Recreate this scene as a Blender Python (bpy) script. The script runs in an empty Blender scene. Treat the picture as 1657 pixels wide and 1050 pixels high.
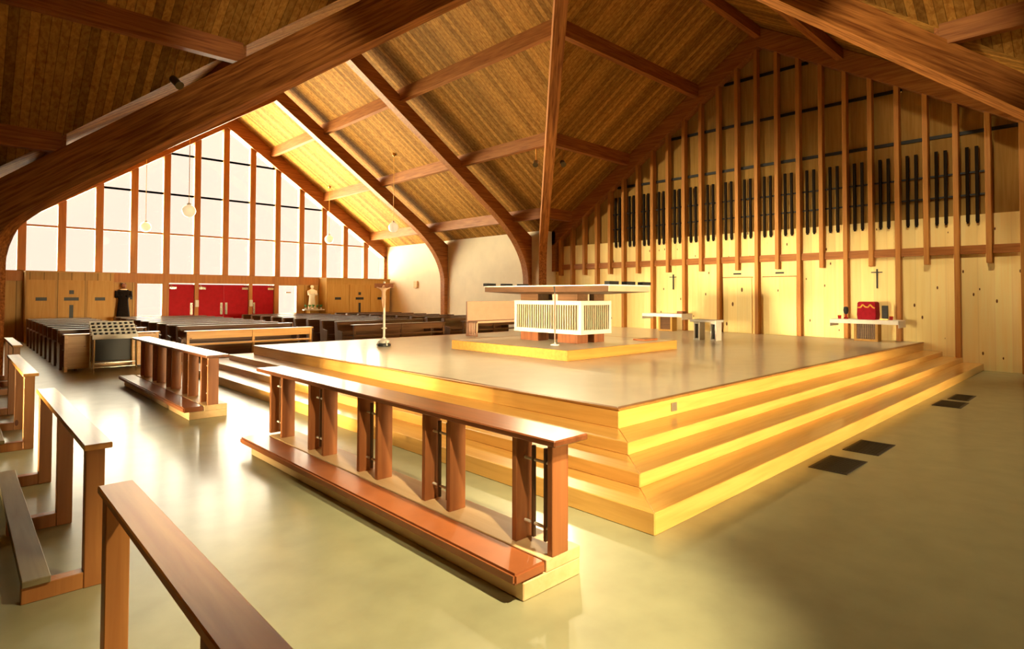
import bpy, bmesh, math, random
from mathutils import Vector, Matrix
random.seed(7)
SC = bpy.context.scene
COL = SC.collection

# ------------------------------------------------------------------ camera
F, YAW, PIT, ROLL, EYE, SHY = 948.62, .7593, .0225, .0028, 1.7424, -68.62
def make_camera():
    cd = bpy.data.cameras.new('camera'); co = bpy.data.objects.new('camera', cd); COL.objects.link(co)
    d = Vector((math.sin(YAW)*math.cos(PIT), math.cos(YAW)*math.cos(PIT), math.sin(PIT)))
    rt = Vector((math.cos(YAW), -math.sin(YAW), 0)); up = rt.cross(d)
    r2 = math.cos(ROLL)*rt + math.sin(ROLL)*up; u2 = r2.cross(d)
    M = Matrix((r2, u2, -d)).transposed().to_4x4(); M.translation = (0, 0, EYE)
    co.matrix_world = M
    cd.sensor_fit = 'HORIZONTAL'; cd.sensor_width = 36; cd.lens = F/1657*36
    cd.shift_y = SHY/1657; cd.clip_start = .05; cd.clip_end = 200
    SC.camera = co
make_camera()

# ------------------------------------------------------------------ plan of the church (metres)
XC, YC, W = 8.690, 7.60, 8.134          # ridge lines and half width of the nave
XS, XL = XC+W, XC-W                      # nave side walls
YS, YN = 15.97, -1.70                    # far and near corners of the crossing
YW = 27.82                               # window wall
LX = 17.58                               # organ wall
ZR, ZE = 9.866, 4.309                    # ridge and eaves
XEND, YEND = -10.5, -11.5                # ends of the arms behind the camera
MN = (ZR-ZE)/W                           # nave pitch
DM = W/7                                 # window bay

# ------------------------------------------------------------------ sky, exposure, large lights
SC.view_settings.view_transform = 'Standard'; SC.view_settings.look = 'None'
SC.view_settings.gamma = 1; SC.view_settings.use_curve_mapping = False
SC.view_settings.exposure = 0.0
wd = bpy.data.worlds.new('sky'); SC.world = wd; wd.use_nodes = True
bg = wd.node_tree.nodes['Background']
bg.inputs[0].default_value = (1.0, .80, .655, 1); bg.inputs[1].default_value = 1.24
SC.cycles.max_bounces = 10; SC.cycles.diffuse_bounces = 6; SC.cycles.glossy_bounces = 4
SC.cycles.transparent_max_bounces = 12; SC.cycles.sample_clamp_indirect = 8

def portal(name, loc, rot, sx, sy):
    ld = bpy.data.lights.new(name, 'AREA'); ld.shape = 'RECTANGLE'; ld.size = sx; ld.size_y = sy
    ld.cycles.is_portal = True
    o = bpy.data.objects.new(name, ld); COL.objects.link(o); o.location = loc; o.rotation_euler = rot
portal('window_portal', (XC, YW+.12, 5.9), (math.radians(-90), 0, 0), 2*W, 7.0)
portal('window_portal', (XC, YW+.12, 1.5), (math.radians(-90), 0, 0), 8.2, 1.6)
def sun(name, loc, d, e, ang, col):
    ld = bpy.data.lights.new(name, 'SUN'); ld.energy = e; ld.angle = math.radians(ang); ld.color = col
    o = bpy.data.objects.new(name, ld); COL.objects.link(o); o.location = loc
    o.rotation_euler = Vector(d).to_track_quat('-Z', 'Y').to_euler()
sun('daylight_through_window', (XC, YW+6, 8), (.05, -1, -.12), 50, 140, (1, .91, .67))
sun('daylight_off_the_ground', (XC, YW+6, 1), (.42, -1, .66), 50, 66, (1, .86, .50))
def arm_fill_light(name, loc, d, sx, sy, w, spread):
    # fill lamps added behind the camera, outside the invented windows of both arms
    ld = bpy.data.lights.new(name, 'AREA'); ld.shape = 'RECTANGLE'; ld.size = sx; ld.size_y = sy; ld.energy = w; ld.color = (1, .77, .43); ld.spread = math.radians(spread)
    o = bpy.data.objects.new(name, ld); COL.objects.link(o); o.location = loc
    o.rotation_euler = Vector(d).to_track_quat('-Z', 'Z').to_euler()
arm_fill_light('left_arm_added_fill', (XEND-.35, 8.0, 1.7), (1, 0, -.03), 9.0, 1.7, 1250, 20)
arm_fill_light('near_arm_added_fill', (8.7, YEND-.35, 1.7), (0, 1, -.05), 11.0, 1.7, 400, 22)
SPOT_W = 800

# ------------------------------------------------------------------ materials
def nt(name):
    m = bpy.data.materials.new(name); m.use_nodes = True
    t = m.node_tree; return m, t, t.nodes['Principled BSDF']
def N(t, kind, **kw):
    n = t.nodes.new(kind)
    for k, v in kw.items(): setattr(n, k, v)
    return n
def ramp(t, stops):
    r = N(t, 'ShaderNodeValToRGB'); e = r.color_ramp.elements
    while len(e) < len(stops): e.new(.5)
    for el, (p, c) in zip(e, stops): el.position = p; el.color = (*c, 1)
    return r
def wood(name, c1, c2, axis='z', rough=.4, scale=1.0, coat=0.0, knots=None, spec=.4, boards=None, groove=.35):
    """grain runs along axis; boards=(axis, width) adds plank to plank variation; knots=(colour, u axis, v axis)"""
    m, t, b = nt(name); L = t.links
    tc = N(t, 'ShaderNodeTexCoord'); oi = N(t, 'ShaderNodeObjectInfo')
    add = N(t, 'ShaderNodeVectorMath', operation='MULTIPLY_ADD')
    add.inputs[1].default_value = (1, 1, 1)
    cmb = N(t, 'ShaderNodeVectorMath', operation='SCALE'); cmb.inputs[0].default_value = (7.1, 3.3, 5.7)
    L.new(oi.outputs['Random'], cmb.inputs[3])
    L.new(tc.outputs['Object'], add.inputs[0]); L.new(cmb.outputs[0], add.inputs[2])
    mp = N(t, 'ShaderNodeMapping'); s = [16*scale]*3; s['xyz'.index(axis)] = .9*scale
    mp.inputs['Scale'].default_value = s
    L.new(add.outputs[0], mp.inputs[0])
    no = N(t, 'ShaderNodeTexNoise'); no.inputs['Scale'].default_value = 1; no.inputs['Detail'].default_value = 5
    no.inputs['Distortion'].default_value = .6
    L.new(mp.outputs[0], no.inputs['Vector'])
    r = ramp(t, [(.3, c2), (.68, c1)]); L.new(no.outputs['Fac'], r.inputs[0])
    out = r.outputs[0]
    if boards:
        sx = N(t, 'ShaderNodeSeparateXYZ'); L.new(tc.outputs['Object'], sx.inputs[0])
        dv = N(t, 'ShaderNodeMath', operation='DIVIDE'); dv.inputs[1].default_value = boards[1]
        L.new(sx.outputs['xyz'.index(boards[0])], dv.inputs[0])
        fl = N(t, 'ShaderNodeMath', operation='FLOOR'); L.new(dv.outputs[0], fl.inputs[0])
        wn = N(t, 'ShaderNodeTexWhiteNoise', noise_dimensions='1D'); L.new(fl.outputs[0], wn.inputs['W'])
        fr = N(t, 'ShaderNodeMath', operation='FRACT'); L.new(dv.outputs[0], fr.inputs[0])
        rr = ramp(t, [(0, (boards[2],)*3), (1, (1.15,)*3)]); L.new(wn.outputs['Value'], rr.inputs[0])
        gr = ramp(t, [(0, (groove,)*3), (.07, (1,)*3), (.94, (1,)*3), (1, (groove,)*3)]); L.new(fr.outputs[0], gr.inputs[0])
        for src in (rr, gr):
            mx = N(t, 'ShaderNodeMix', data_type='RGBA', blend_type='MULTIPLY'); mx.inputs[0].default_value = 1
            L.new(out, mx.inputs[6]); L.new(src.outputs[0], mx.inputs[7]); out = mx.outputs[2]
    if knots:
        kc, ks, kr = knots
        km = N(t, 'ShaderNodeMapping'); km.inputs['Scale'].default_value = ks
        L.new(add.outputs[0], km.inputs[0])
        vo = N(t, 'ShaderNodeTexVoronoi'); vo.inputs['Scale'].default_value = 1
        L.new(km.outputs[0], vo.inputs['Vector'])
        sc = N(t, 'ShaderNodeSeparateColor'); L.new(vo.outputs['Color'], sc.inputs[0])
        th = N(t, 'ShaderNodeMath', operation='MULTIPLY'); th.inputs[1].default_value = kr; L.new(sc.outputs[0], th.inputs[0])
        lt = N(t, 'ShaderNodeMath', operation='LESS_THAN'); L.new(vo.outputs['Distance'], lt.inputs[0]); L.new(th.outputs[0], lt.inputs[1])
        mx = N(t, 'ShaderNodeMix', data_type='RGBA'); L.new(lt.outputs[0], mx.inputs[0])
        L.new(out, mx.inputs[6]); mx.inputs[7].default_value = (*kc, 1); out = mx.outputs[2]
    L.new(out, b.inputs['Base Color'])
    b.inputs['Roughness'].default_value = rough; b.inputs['Specular IOR Level'].default_value = spec
    b.inputs['Coat Weight'].default_value = coat; b.inputs['Coat Roughness'].default_value = .12
    bp = N(t, 'ShaderNodeBump'); bp.inputs['Strength'].default_value = .08; bp.inputs['Distance'].default_value = .004
    L.new(no.outputs['Fac'], bp.inputs['Height']); L.new(bp.outputs[0], b.inputs['Normal'])
    return m
def plain(name, c, rough=.5, metal=0, var=.12, scale=6, spec=.4, coat=0, crough=.1):
    m, t, b = nt(name); L = t.links
    tc = N(t, 'ShaderNodeTexCoord'); no = N(t, 'ShaderNodeTexNoise'); no.inputs['Scale'].default_value = scale
    no.inputs['Detail'].default_value = 6
    L.new(tc.outputs['Object'], no.inputs['Vector'])
    r = ramp(t, [(.3, tuple(x*(1-var) for x in c)), (.7, tuple(min(1, x*(1+var)) for x in c))])
    L.new(no.outputs['Fac'], r.inputs[0]); L.new(r.outputs[0], b.inputs['Base Color'])
    b.inputs['Roughness'].default_value = rough; b.inputs['Metallic'].default_value = metal
    b.inputs['Specular IOR Level'].default_value = spec
    b.inputs['Coat Weight'].default_value = coat; b.inputs['Coat Roughness'].default_value = crough
    return m

M = {}
M['floor'] = plain('olive_floor_tile', (.33, .335, .19), .42, var=.10, scale=3.5, spec=.6, coat=.28, crough=.16)
M['platform_top'] = plain('cream_vinyl', (.92, .87, .68), .3, var=.04, scale=3, spec=.4, coat=.4, crough=.08)
M['oak_x'] = wood('golden_oak_along_x', (.84, .50, .13), (.70, .37, .08), 'x', .3, coat=.6)
M['oak_y'] = wood('golden_oak_along_y', (.84, .50, .13), (.70, .37, .08), 'y', .3, coat=.6)
M['nosing'] = wood('dark_nosing', (.42, .20, .05), (.3, .13, .03), 'y', .35)
M['deck_y'] = wood('roof_deck_planks', (.52, .265, .055), (.30, .125, .022), 'x', .75, spec=.06, boards=('y', .14, .55))
M['deck_x'] = wood('roof_deck_boards', (.52, .265, .055), (.30, .125, .022), 'y', .75, spec=.06, boards=('x', .14, .55))
M['beam_x'] = wood('laminated_beam', (.44, .165, .042), (.22, .068, .016), 'x', .5, scale=1.4, spec=.2)
M['beam_d'] = wood('laminated_diagonal', (.60, .24, .06), (.20, .06, .014), 'x', .5, scale=1.2, spec=.2)
M['darkwall'] = wood('bounce_cutting_boarding', (.10, .05, .02), (.06, .03, .012), 'z', .6, spec=.1)  # dark finish given to unseen walls to cut bounced light
M['plinth'] = wood('plinth_oak', (.60, .29, .06), (.48, .21, .04), 'x', .4, coat=.2)
M['beam_y'] = wood('laminated_purlin', (.44, .175, .045), (.25, .085, .02), 'y', .5, scale=1.4, spec=.2)
M['post'] = wood('golden_wall_post', (.54, .25, .06), (.42, .17, .04), 'z', .5, spec=.2)
M['mull'] = wood('stained_mullion', (.42, .18, .045), (.31, .12, .028), 'z', .5, spec=.25)
M['pine'] = wood('knotty_pine_wall', (.96, .80, .38), (.91, .72, .30), 'z', .55, scale=.6, spec=.2,
                 knots=((.16, .07, .02), (4.4, 4.4, 1.9), .19), boards=('y', .31, .95), groove=.92)
M['orgback'] = wood('brown_organ_panel', (.46, .29, .085), (.36, .21, .055), 'z', .8, spec=.1)
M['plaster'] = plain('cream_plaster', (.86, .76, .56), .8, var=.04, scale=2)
M['panel'] = wood('tan_wall_panel', (.46, .27, .075), (.38, .20, .05), 'z', .5, spec=.2, boards=('x', .4, .9))
M['conf'] = wood('confessional_oak', (.50, .29, .075), (.42, .22, .05), 'z', .5, spec=.2)
M['pew'] = wood('dark_pew_wood', (.13, .055, .022), (.08, .032, .012), 'x', .3, coat=.3)
M['pew_end'] = wood('dark_pew_end', (.13, .055, .022), (.08, .032, .012), 'z', .35, coat=.2)
M['pew_light'] = wood('honey_pew_front', (.62, .33, .09), (.48, .23, .05), 'x', .35, knots=((.2, .07, .02), (2, 2, 5), .09))
M['rail'] = wood('walnut_rail', (.22, .075, .026), (.13, .04, .014), 'y', .28, coat=.4)
M['railz'] = wood('walnut_post', (.40, .15, .048), (.27, .09, .03), 'z', .4)
M['base'] = wood('pale_maple_base', (.82, .58, .30), (.74, .50, .23), 'y', .45)
M['kneeler'] = plain('russet_kneeler_vinyl', (.36, .115, .036), .4, var=.1, scale=5, coat=.15)
M['pine_y'] = wood('knotty_pine_rail', (.78, .38, .09), (.62, .26, .055), 'y', .4, coat=.12, knots=((.25, .08, .02), (5, 2, 5), .10))
M['pine_z'] = wood('knotty_pine_post', (.52, .22, .06), (.38, .14, .035), 'z', .4, knots=((.2, .06, .02), (5, 5, 2.5), .10))
M['greyboard'] = wood('worn_kneeler_board', (.30, .25, .13), (.2, .16, .08), 'y', .5)
M['slat'] = plain('pale_slat_paint', (.56, .47, .30), .5, var=.04)
M['white'] = plain('white_paint', (.64, .61, .54), .45, var=.03)
M['cloth'] = plain('white_linen', (.88, .86, .80), .8, var=.03, scale=20)
M['darkwood'] = wood('dark_altar_wood', (.16, .075, .03), (.10, .045, .018), 'y', .45)
M['redbrown'] = wood('red_brown_pier', (.24, .085, .03), (.16, .05, .02), 'z', .45)
M['umber'] = plain('umber_recess', (.045, .022, .009), .9, spec=.05)
M['stone'] = plain('beige_mensa', (.58, .48, .32), .5, var=.06)
M['red'] = plain('red_door_paint', (.33, .005, .012), .55, spec=.1, var=.1)
M['veil'] = plain('red_silk', (.36, .008, .022), .6, spec=.1, var=.15, scale=12)
M['gold'] = plain('gold_braid', (.85, .5, .05), .4, var=.1)
M['black'] = plain('black_metal', (.012, .012, .012), .5)
M['dark'] = plain('dark_void', (.02, .016, .012), .8)
M['chrome'] = plain('chrome', (.75, .72, .66), .18, metal=1, var=.03)
M['brass'] = plain('brass', (.6, .36, .1), .3, metal=1, var=.05)
M['canbrass'] = plain('tarnished_brass', (.10, .07, .03), .4, metal=.7)
M['pin'] = plain('nickel_pin', (.86, .80, .68), .3, var=.02)
M['grille'] = plain('dark_floor_grille', (.035, .028, .018), .6, scale=20)
M['pipe'] = plain('dark_pipe', (.016, .010, .006), .75, spec=.08)
M['statue_dark'] = plain('dark_bronze_robe', (.010, .007, .006), .8, spec=.1, var=.3, scale=14)
M['statue_white'] = plain('white_plaster_statue', (.86, .80, .66), .6, var=.04)
M['skin'] = plain('painted_plaster_skin', (.55, .33, .2), .6, var=.05)
M['green'] = plain('leaf_green', (.06, .25, .06), .5, var=.3, scale=20)
M['pink'] = plain('pink_beige_panel', (.62, .38, .25), .6, var=.04)
M['globe'] = plain('opal_glass_globe', (.88, .82, .66), .25, var=.02, coat=.5)
M['flame'] = plain('ruby_glass', (.35, .01, .012), .15, coat=.6)
M['steel'] = plain('plate_steel', (.35, .3, .2), .4, metal=.6)
b_ = M['globe'].node_tree.nodes['Principled BSDF']; b_.inputs['Emission Color'].default_value = (1, .86, .52, 1); b_.inputs['Emission Strength'].default_value = .55
m, t, b = nt('window_glass'); t.nodes.remove(b)
tr = N(t, 'ShaderNodeBsdfTransparent'); tr.inputs[0].default_value = (.985, .985, .97, 1)
gl = N(t, 'ShaderNodeBsdfGlossy'); gl.inputs['Roughness'].default_value = .03
mx = N(t, 'ShaderNodeMixShader'); mx.inputs[0].default_value = .04
t.links.new(tr.outputs[0], mx.inputs[1]); t.links.new(gl.outputs[0], mx.inputs[2])
t.links.new(mx.outputs[0], t.nodes['Material Output'].inputs[0])
M['glass'] = m

# ------------------------------------------------------------------ mesh helpers
class MB:
    def __init__(s): s.bm = bmesh.new(); s.mi = 0
    def face(s, vs):
        f = s.bm.faces.new(vs); f.material_index = s.mi; return f
    def hexa(s, p):      # 8 points: bottom loop, top loop
        v = [s.bm.verts.new(q) for q in p]
        for i in ((3, 2, 1, 0), (4, 5, 6, 7), (0, 1, 5, 4), (1, 2, 6, 5), (2, 3, 7, 6), (3, 0, 4, 7)):
            s.face([v[k] for k in i])
        return s
    def box(s, x0, x1, y0, y1, z0, z1):
        x0, x1 = min(x0, x1), max(x0, x1); y0, y1 = min(y0, y1), max(y0, y1); z0, z1 = min(z0, z1), max(z0, z1)
        return s.hexa([(x0, y0, z0), (x1, y0, z0), (x1, y1, z0), (x0, y1, z0), (x0, y0, z1), (x1, y0, z1), (x1, y1, z1), (x0, y1, z1)])
    def prism(s, poly, fn, a, b):   # poly of 2D points, fn(u, v, w) -> xyz, swept from w=a to w=b
        A = [s.bm.verts.new(fn(u, v, a)) for u, v in poly]; B = [s.bm.verts.new(fn(u, v, b)) for u, v in poly]
        n = len(poly)
        s.face(A[::-1]); s.face(B)
        for i in range(n): s.face([A[i], A[(i+1) % n], B[(i+1) % n], B[i]])
        return s
    def ring(s, c, r, ax1, ax2, n):
        return [s.bm.verts.new(Vector(c)+ax1*(r*math.cos(2*math.pi*i/n))+ax2*(r*math.sin(2*math.pi*i/n))) for i in range(n)]
    def tube(s, pts, r, n=8):
        pts = [Vector(p) for p in pts]; rs = r if isinstance(r, (list, tuple)) else [r]*len(pts)
        d = (pts[-1]-pts[0]).normalized(); h = Vector((1, 0, 0)) if abs(d.x) < .8 else Vector((0, 1, 0))
        rings = []
        for i, p in enumerate(pts):
            q = (pts[min(i+1, len(pts)-1)]-pts[max(i-1, 0)]).normalized()
            a = q.cross(h).normalized(); b2 = q.cross(a)
            rings.append(s.ring(p, rs[i], a, b2, n))
        for A, B in zip(rings, rings[1:]):
            for i in range(n): s.face([A[i], A[(i+1) % n], B[(i+1) % n], B[i]])
        s.face(rings[0][::-1]); s.face(rings[-1]); return s
    def lathe(s, prof, c=(0, 0, 0), n=16, sy=1):
        rings = []
        for r, z in prof:
            rings.append([s.bm.verts.new((c[0]+max(r, 1e-4)*math.cos(2*math.pi*i/n), c[1]+sy*max(r, 1e-4)*math.sin(2*math.pi*i/n), c[2]+z)) for i in range(n)])
        for A, B in zip(rings, rings[1:]):
            for i in range(n): s.face([A[i], A[(i+1) % n], B[(i+1) % n], B[i]])
        s.face(rings[0][::-1]); s.face(rings[-1]); return s
    def sphere(s, c, r, sz=1, n=16):
        k = n//2
        return s.lathe([(r*math.sin(math.pi*i/k), -r*sz*math.cos(math.pi*i/k)) for i in range(k+1)], c, n)
    def build(s, name, mat, parent=None, bevel=0, smooth=False, loc=None, seg=1):
        bmesh.ops.recalc_face_normals(s.bm, faces=s.bm.faces)
        if bevel: bmesh.ops.bevel(s.bm, geom=list(s.bm.edges), offset=bevel, segments=seg, affect='EDGES', clamp_overlap=True)
        off = Vector((0, 0, 0))
        if parent is not None:
            q = parent
            while q is not None: off += q.location; q = q.parent
        elif loc is not None: off = Vector(loc)
        bmesh.ops.translate(s.bm, verts=s.bm.verts, vec=-off)
        me = bpy.data.meshes.new(name); s.bm.to_mesh(me); s.bm.free()
        if smooth:
            for p in me.polygons: p.use_smooth = True
        for mm in (mat if isinstance(mat, list) else [mat]): me.materials.append(mm)
        o = bpy.data.objects.new(name, me); COL.objects.link(o)
        if parent is not None: o.parent = parent
        elif loc is not None: o.location = loc
        return o
def box(x0, x1, y0, y1, z0, z1): return MB().box(x0, x1, y0, y1, z0, z1)
def tag(o, label, cat, group=None, kind=None):
    o['label'] = label
    if cat: o['category'] = cat
    if group: o['group'] = group
    if kind: o['kind'] = kind
    return o
def thing(name, label, cat, loc, group=None):
    o = bpy.data.objects.new(name, None); COL.objects.link(o); o.location = loc; o.empty_display_size = .1
    return tag(o, label, cat, group)
def struct(o, label, cat): return tag(o, label, cat, kind='structure')
def copy_tree(o, parent=None):
    c = o.copy(); COL.objects.link(c)
    if parent is not None: c.parent = parent
    for ch in o.children: copy_tree(ch, c)
    return c
TRIM = [0]
def trim(mb, mat, label, cat='trim', bevel=0, smooth=False):
    TRIM[0] += 1
    return struct(mb.build('trim_%d' % TRIM[0], mat, bevel=bevel, smooth=smooth), label, cat)
ORD = ['first', 'second', 'third', 'fourth', 'fifth', 'sixth', 'seventh', 'eighth', 'ninth', 'tenth', 'eleventh', 'twelfth', 'thirteenth', 'fourteenth', 'fifteenth', 'sixteenth', 'seventeenth', 'eighteenth', 'nineteenth', 'twentieth', 'twenty first', 'twenty second', 'twenty third', 'twenty fourth', 'twenty fifth', 'twenty sixth', 'twenty seventh', 'twenty eighth']

# ------------------------------------------------------------------ floor, ceiling, walls
struct(box(XEND-.3, LX+.5, YEND-.3, YW+.3, -.2, 0).build('floor', M['floor']), 'polished olive grey floor running through the whole church', 'floor')

bm = MB(); v = bm.bm.verts.new
LXX = LX+.35; T = .16
def quad(p, mi):
    # a slab of roof deck with real thickness upwards
    bm.mi = mi
    bm.hexa([*p, *[(a, b, c+T) for a, b, c in p]])
c0 = (XC, YC, ZR)
FR, FL, NR, NL = (XS, YS, ZE), (XL, YS, ZE), (XS, YN, ZE), (XL, YN, ZE)
def ext(p, x=None, y=None): return (p[0] if x is None else x, p[1] if y is None else y, p[2])
quad([c0, FR, ext(FR, y=YW), ext(c0, y=YW)], 0); quad([c0, ext(c0, y=YW), ext(FL, y=YW), FL], 0)
quad([c0, ext(c0, y=YEND), ext(NR, y=YEND), NR], 0); quad([c0, NL, ext(NL, y=YEND), ext(c0, y=YEND)], 0)
quad([c0, ext(c0, x=LXX), ext(FR, x=LXX), FR], 1); quad([c0, NR, ext(NR, x=LXX), ext(c0, x=LXX)], 1)
quad([c0, FL, ext(FL, x=XEND), ext(c0, x=XEND)], 1); quad([c0, ext(c0, x=XEND), ext(NL, x=XEND), NL], 1)
struct(bm.build('ceiling', [M['deck_y'], M['deck_x']]), 'golden brown planked roof deck of the cross shaped church', 'ceiling')

def swall(mb, name, mat, label): struct(mb.build('wall_'+name, mat), label, 'wall')
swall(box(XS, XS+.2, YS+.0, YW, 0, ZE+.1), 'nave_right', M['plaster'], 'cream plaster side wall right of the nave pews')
swall(box(XL-.2, XL, YS, YW, 0, ZE+.1), 'nave_left', M['darkwall'], 'dark boarded side wall left of the nave')
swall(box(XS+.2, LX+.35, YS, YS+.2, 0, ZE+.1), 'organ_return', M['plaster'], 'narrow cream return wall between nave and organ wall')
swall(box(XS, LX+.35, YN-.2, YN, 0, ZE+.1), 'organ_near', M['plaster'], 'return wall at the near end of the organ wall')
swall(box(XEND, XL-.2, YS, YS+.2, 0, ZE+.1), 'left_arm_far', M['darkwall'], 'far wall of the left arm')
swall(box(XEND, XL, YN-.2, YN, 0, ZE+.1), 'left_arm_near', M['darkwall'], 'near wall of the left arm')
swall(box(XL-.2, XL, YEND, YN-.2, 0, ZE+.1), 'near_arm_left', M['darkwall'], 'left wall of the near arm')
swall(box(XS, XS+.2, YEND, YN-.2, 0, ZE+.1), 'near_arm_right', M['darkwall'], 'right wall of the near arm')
gab = [(YN, 0), (YS, 0), (YS, ZE), (YC, ZR), (YN, ZE)]
w1 = MB().prism([(YN, 2.6), (YS, 2.6), (YS, ZE), (YC, ZR), (YN, ZE)], lambda u, w, q: (q, u, w), XEND-.2, XEND)
w1.box(XEND-.2, XEND, YN, YS, 0, .8).box(XEND-.2, XEND, YN, .9, .8, 2.6).box(XEND-.2, XEND, 12.3, YS, .8, 2.6)
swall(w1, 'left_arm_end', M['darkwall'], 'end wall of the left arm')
w2 = MB().prism([(XL, 2.6), (XS, 2.6), (XS, ZE), (XC, ZR), (XL, ZE)], lambda u, w, q: (u, q, w), YEND-.2, YEND)
w2.box(XL, XS, YEND-.2, YEND, 0, .8).box(XL, 3.0, YEND-.2, YEND, .8, 2.6).box(14.4, XS, YEND-.2, YEND, .8, 2.6)
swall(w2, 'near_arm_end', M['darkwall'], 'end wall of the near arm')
for k in range(1, 9):  # mullions for the arm windows invented as fill sources
    y = .9+11.4*k/9; trim(box(XEND-.16, XEND-.04, y-.05, y+.05, .8, 2.6), M['mull'], '%s mullion of the added fill light window in the left arm' % ORD[k-1], 'mullion')
    x = 3.0+11.4*k/9; trim(box(x-.05, x+.05, YEND-.16, YEND-.04, .8, 2.6), M['mull'], '%s mullion of the added fill light window in the near arm' % ORD[k-1], 'mullion')
for n_, q, l in ((17, (XEND-.11, XEND-.1, .9, 12.3), 'left'), (18, (3.0, 14.4, YEND-.11, YEND-.1), 'near')):  # panes of the unseen windows added to let fill light in
    r = thing('window_%d' % n_, 'long low window added for fill light, closing the %s arm behind the camera' % l, 'window', (q[0], q[2], .8)); r['kind'] = 'structure'
    box(q[0], q[1], q[2], q[3], .8, 2.6).build('pane', M['glass'], r)
# unseen screens added outside the arm windows to keep sky light out
swall(box(XEND-2.4, XEND-2.2, YN-3, YS+3, 0, 8), 'left_sky_blocker', M['darkwall'], 'unseen wall added outside the left arm to block the sky')
swall(box(XL-3, XS+3, YEND-2.4, YEND-2.2, 0, 8), 'near_sky_blocker', M['darkwall'], 'unseen wall added outside the near arm to block the sky')
# organ wall: pine below, brown panels above
swall(box(LX+.03, LX+.3, YN, YS, 0, 3.70), 'organ', M['pine'], 'knotty yellow pine wall below the organ pipes')
swall(MB().prism([(YN, 3.70), (YS, 3.70), (YS, ZE), (YC, ZR), (YN, ZE)], lambda u, w, q: (q, u, w), LX+.12, LX+.3), 'organ_upper', M['orgback'], 'brown panelled gable above the pine wall behind the organ pipes')

# window wall: solid lower part with openings, built of pieces in one mesh
SILL0, SILL1 = 2.22, 2.60
wb = MB()
ops = [(5.34, 6.27), (6.50, 7.50), (7.60, 9.78), (9.86, 10.92), (11.10, 12.0)]
x = XL
for i, (a, b_) in enumerate(ops):
    wb.box(x, a, YW, YW+.25, 0, SILL0); x = b_
    if i in (0, 4): wb.box(a, b_, YW, YW+.25, 0, .84)
wb.box(x, XS, YW, YW+.25, 0, SILL0)
wb.box(XL, XS, YW, YW+.25, SILL0, SILL0+.02)
swall(wb, 'window_side', M['panel'], 'tan panelled wall under the great gable window')
trim(box(XL, XS, YW-.10, YW+.2, SILL0, SILL1), M['mull'], 'long stained beam forming the sill of the great gable window')

# ------------------------------------------------------------------ arches, purlins, mullions
def arch_profile(half, gap, depth, leg=.20, m=None, ztop=ZE, haunch=2.0, low=2.3):
    """half arch: (s, z) polygon, s from the ridge"""
    m = (ZR-ZE)/half if m is None else m
    zt = lambda s: ZR-gap-m*s
    zb = lambda s: ZR-gap-depth-m*s
    out = [(0, zt(0)), (half, zt(half)), (half, 0), (half-leg*.85, 0), (half-leg, low)]
    P0 = Vector((half-leg, low)); P1 = Vector((half-leg, zb(half-leg))); P2 = Vector((half-leg-haunch, zb(half-leg-haunch)))
    for i in range(1, 13):
        q = i/12; p = P0*(1-q)**2+P1*2*q*(1-q)+P2*q*q; out.append((p.x, p.y))
    out.append((0, zb(0))); return out
def arch(y0, y1, gap, depth, label):
    mb = MB()
    pr = arch_profile(W-.01, gap, depth)
    mb.prism(pr, lambda u, w, q: (XC+u, q, w), y0, y1); mb.prism(pr, lambda u, w, q: (XC-u, q, w), y0, y1)
    return trim(mb, M['beam_x'], label, 'roof arch')
BAY = 5.5531
Y2, Y3 = YW-BAY, YW-2*BAY
arch(Y2-.15, Y2+.15, .22, .55, 'brown laminated roof arch midway along the nave pews')
arch(Y3-.15, Y3+.15, .22, .55, 'brown laminated roof arch where the nave meets the crossing')
# arch framing the window
mb = MB()
for sg in (1, -1):
    mb.prism([(0, ZR), (W, ZE), (W, ZE-.68), (0, ZR-.68)], lambda u, w, q: (XC+sg*u, q, w), YW-.28, YW+.2)
    mb.box(XC+sg*(W-.16), XC+sg*W, YW-.28, YW+.2, 0, ZE-.5)
trim(mb, M['beam_x'], 'brown gable arch framing the top of the great window', 'roof arch')
# diagonal arches from the crossing corners to the centre
def diagonal(cx, cy, label, gap=.25, dep=.68, gap1=None):
    d = Vector((cx-XC, cy-YC, 0)); half = d.length; d.normalize(); n = Vector((-d.y, d.x, 0))
    pr = arch_profile(half-.02, gap, dep, leg=.10, haunch=1.0, low=2.6, m=None if gap1 is None else (ZR-ZE+gap1-gap)/half)
    mb = MB(); mb.prism(pr, lambda u, w, q: (XC+d.x*u+n.x*q, YC+d.y*u+n.y*q, w), -.15, .15)
    # lay the grain along the beam: rotate the mesh into local x
    ang = math.atan2(d.y, d.x)
    TRIM[0] += 1
    pit = math.atan2(ZR-ZE, half)
    R = Matrix.Rotation(ang, 3, 'Z') @ Matrix.Rotation(pit, 3, 'Y')
    bmesh.ops.rotate(mb.bm, verts=mb.bm.verts, cent=(XC, YC, 0), matrix=R.inverted())
    o = mb.build('trim_%d' % TRIM[0], M['beam_d'], loc=(XC, YC, 0)); o.rotation_euler = R.to_euler()
    struct(o, label, 'roof arch')
diagonal(XS, YS, 'slim looking diagonal roof arch rising behind the altar canopy')
diagonal(XL, YS, 'big diagonal roof arch sweeping up from the left edge', .33, .92)
diagonal(XS, YN, 'big orange lit diagonal roof arch crossing the upper right', -.22, .68, .62)
diagonal(XL, YN, 'diagonal roof arch over the near corner')
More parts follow.
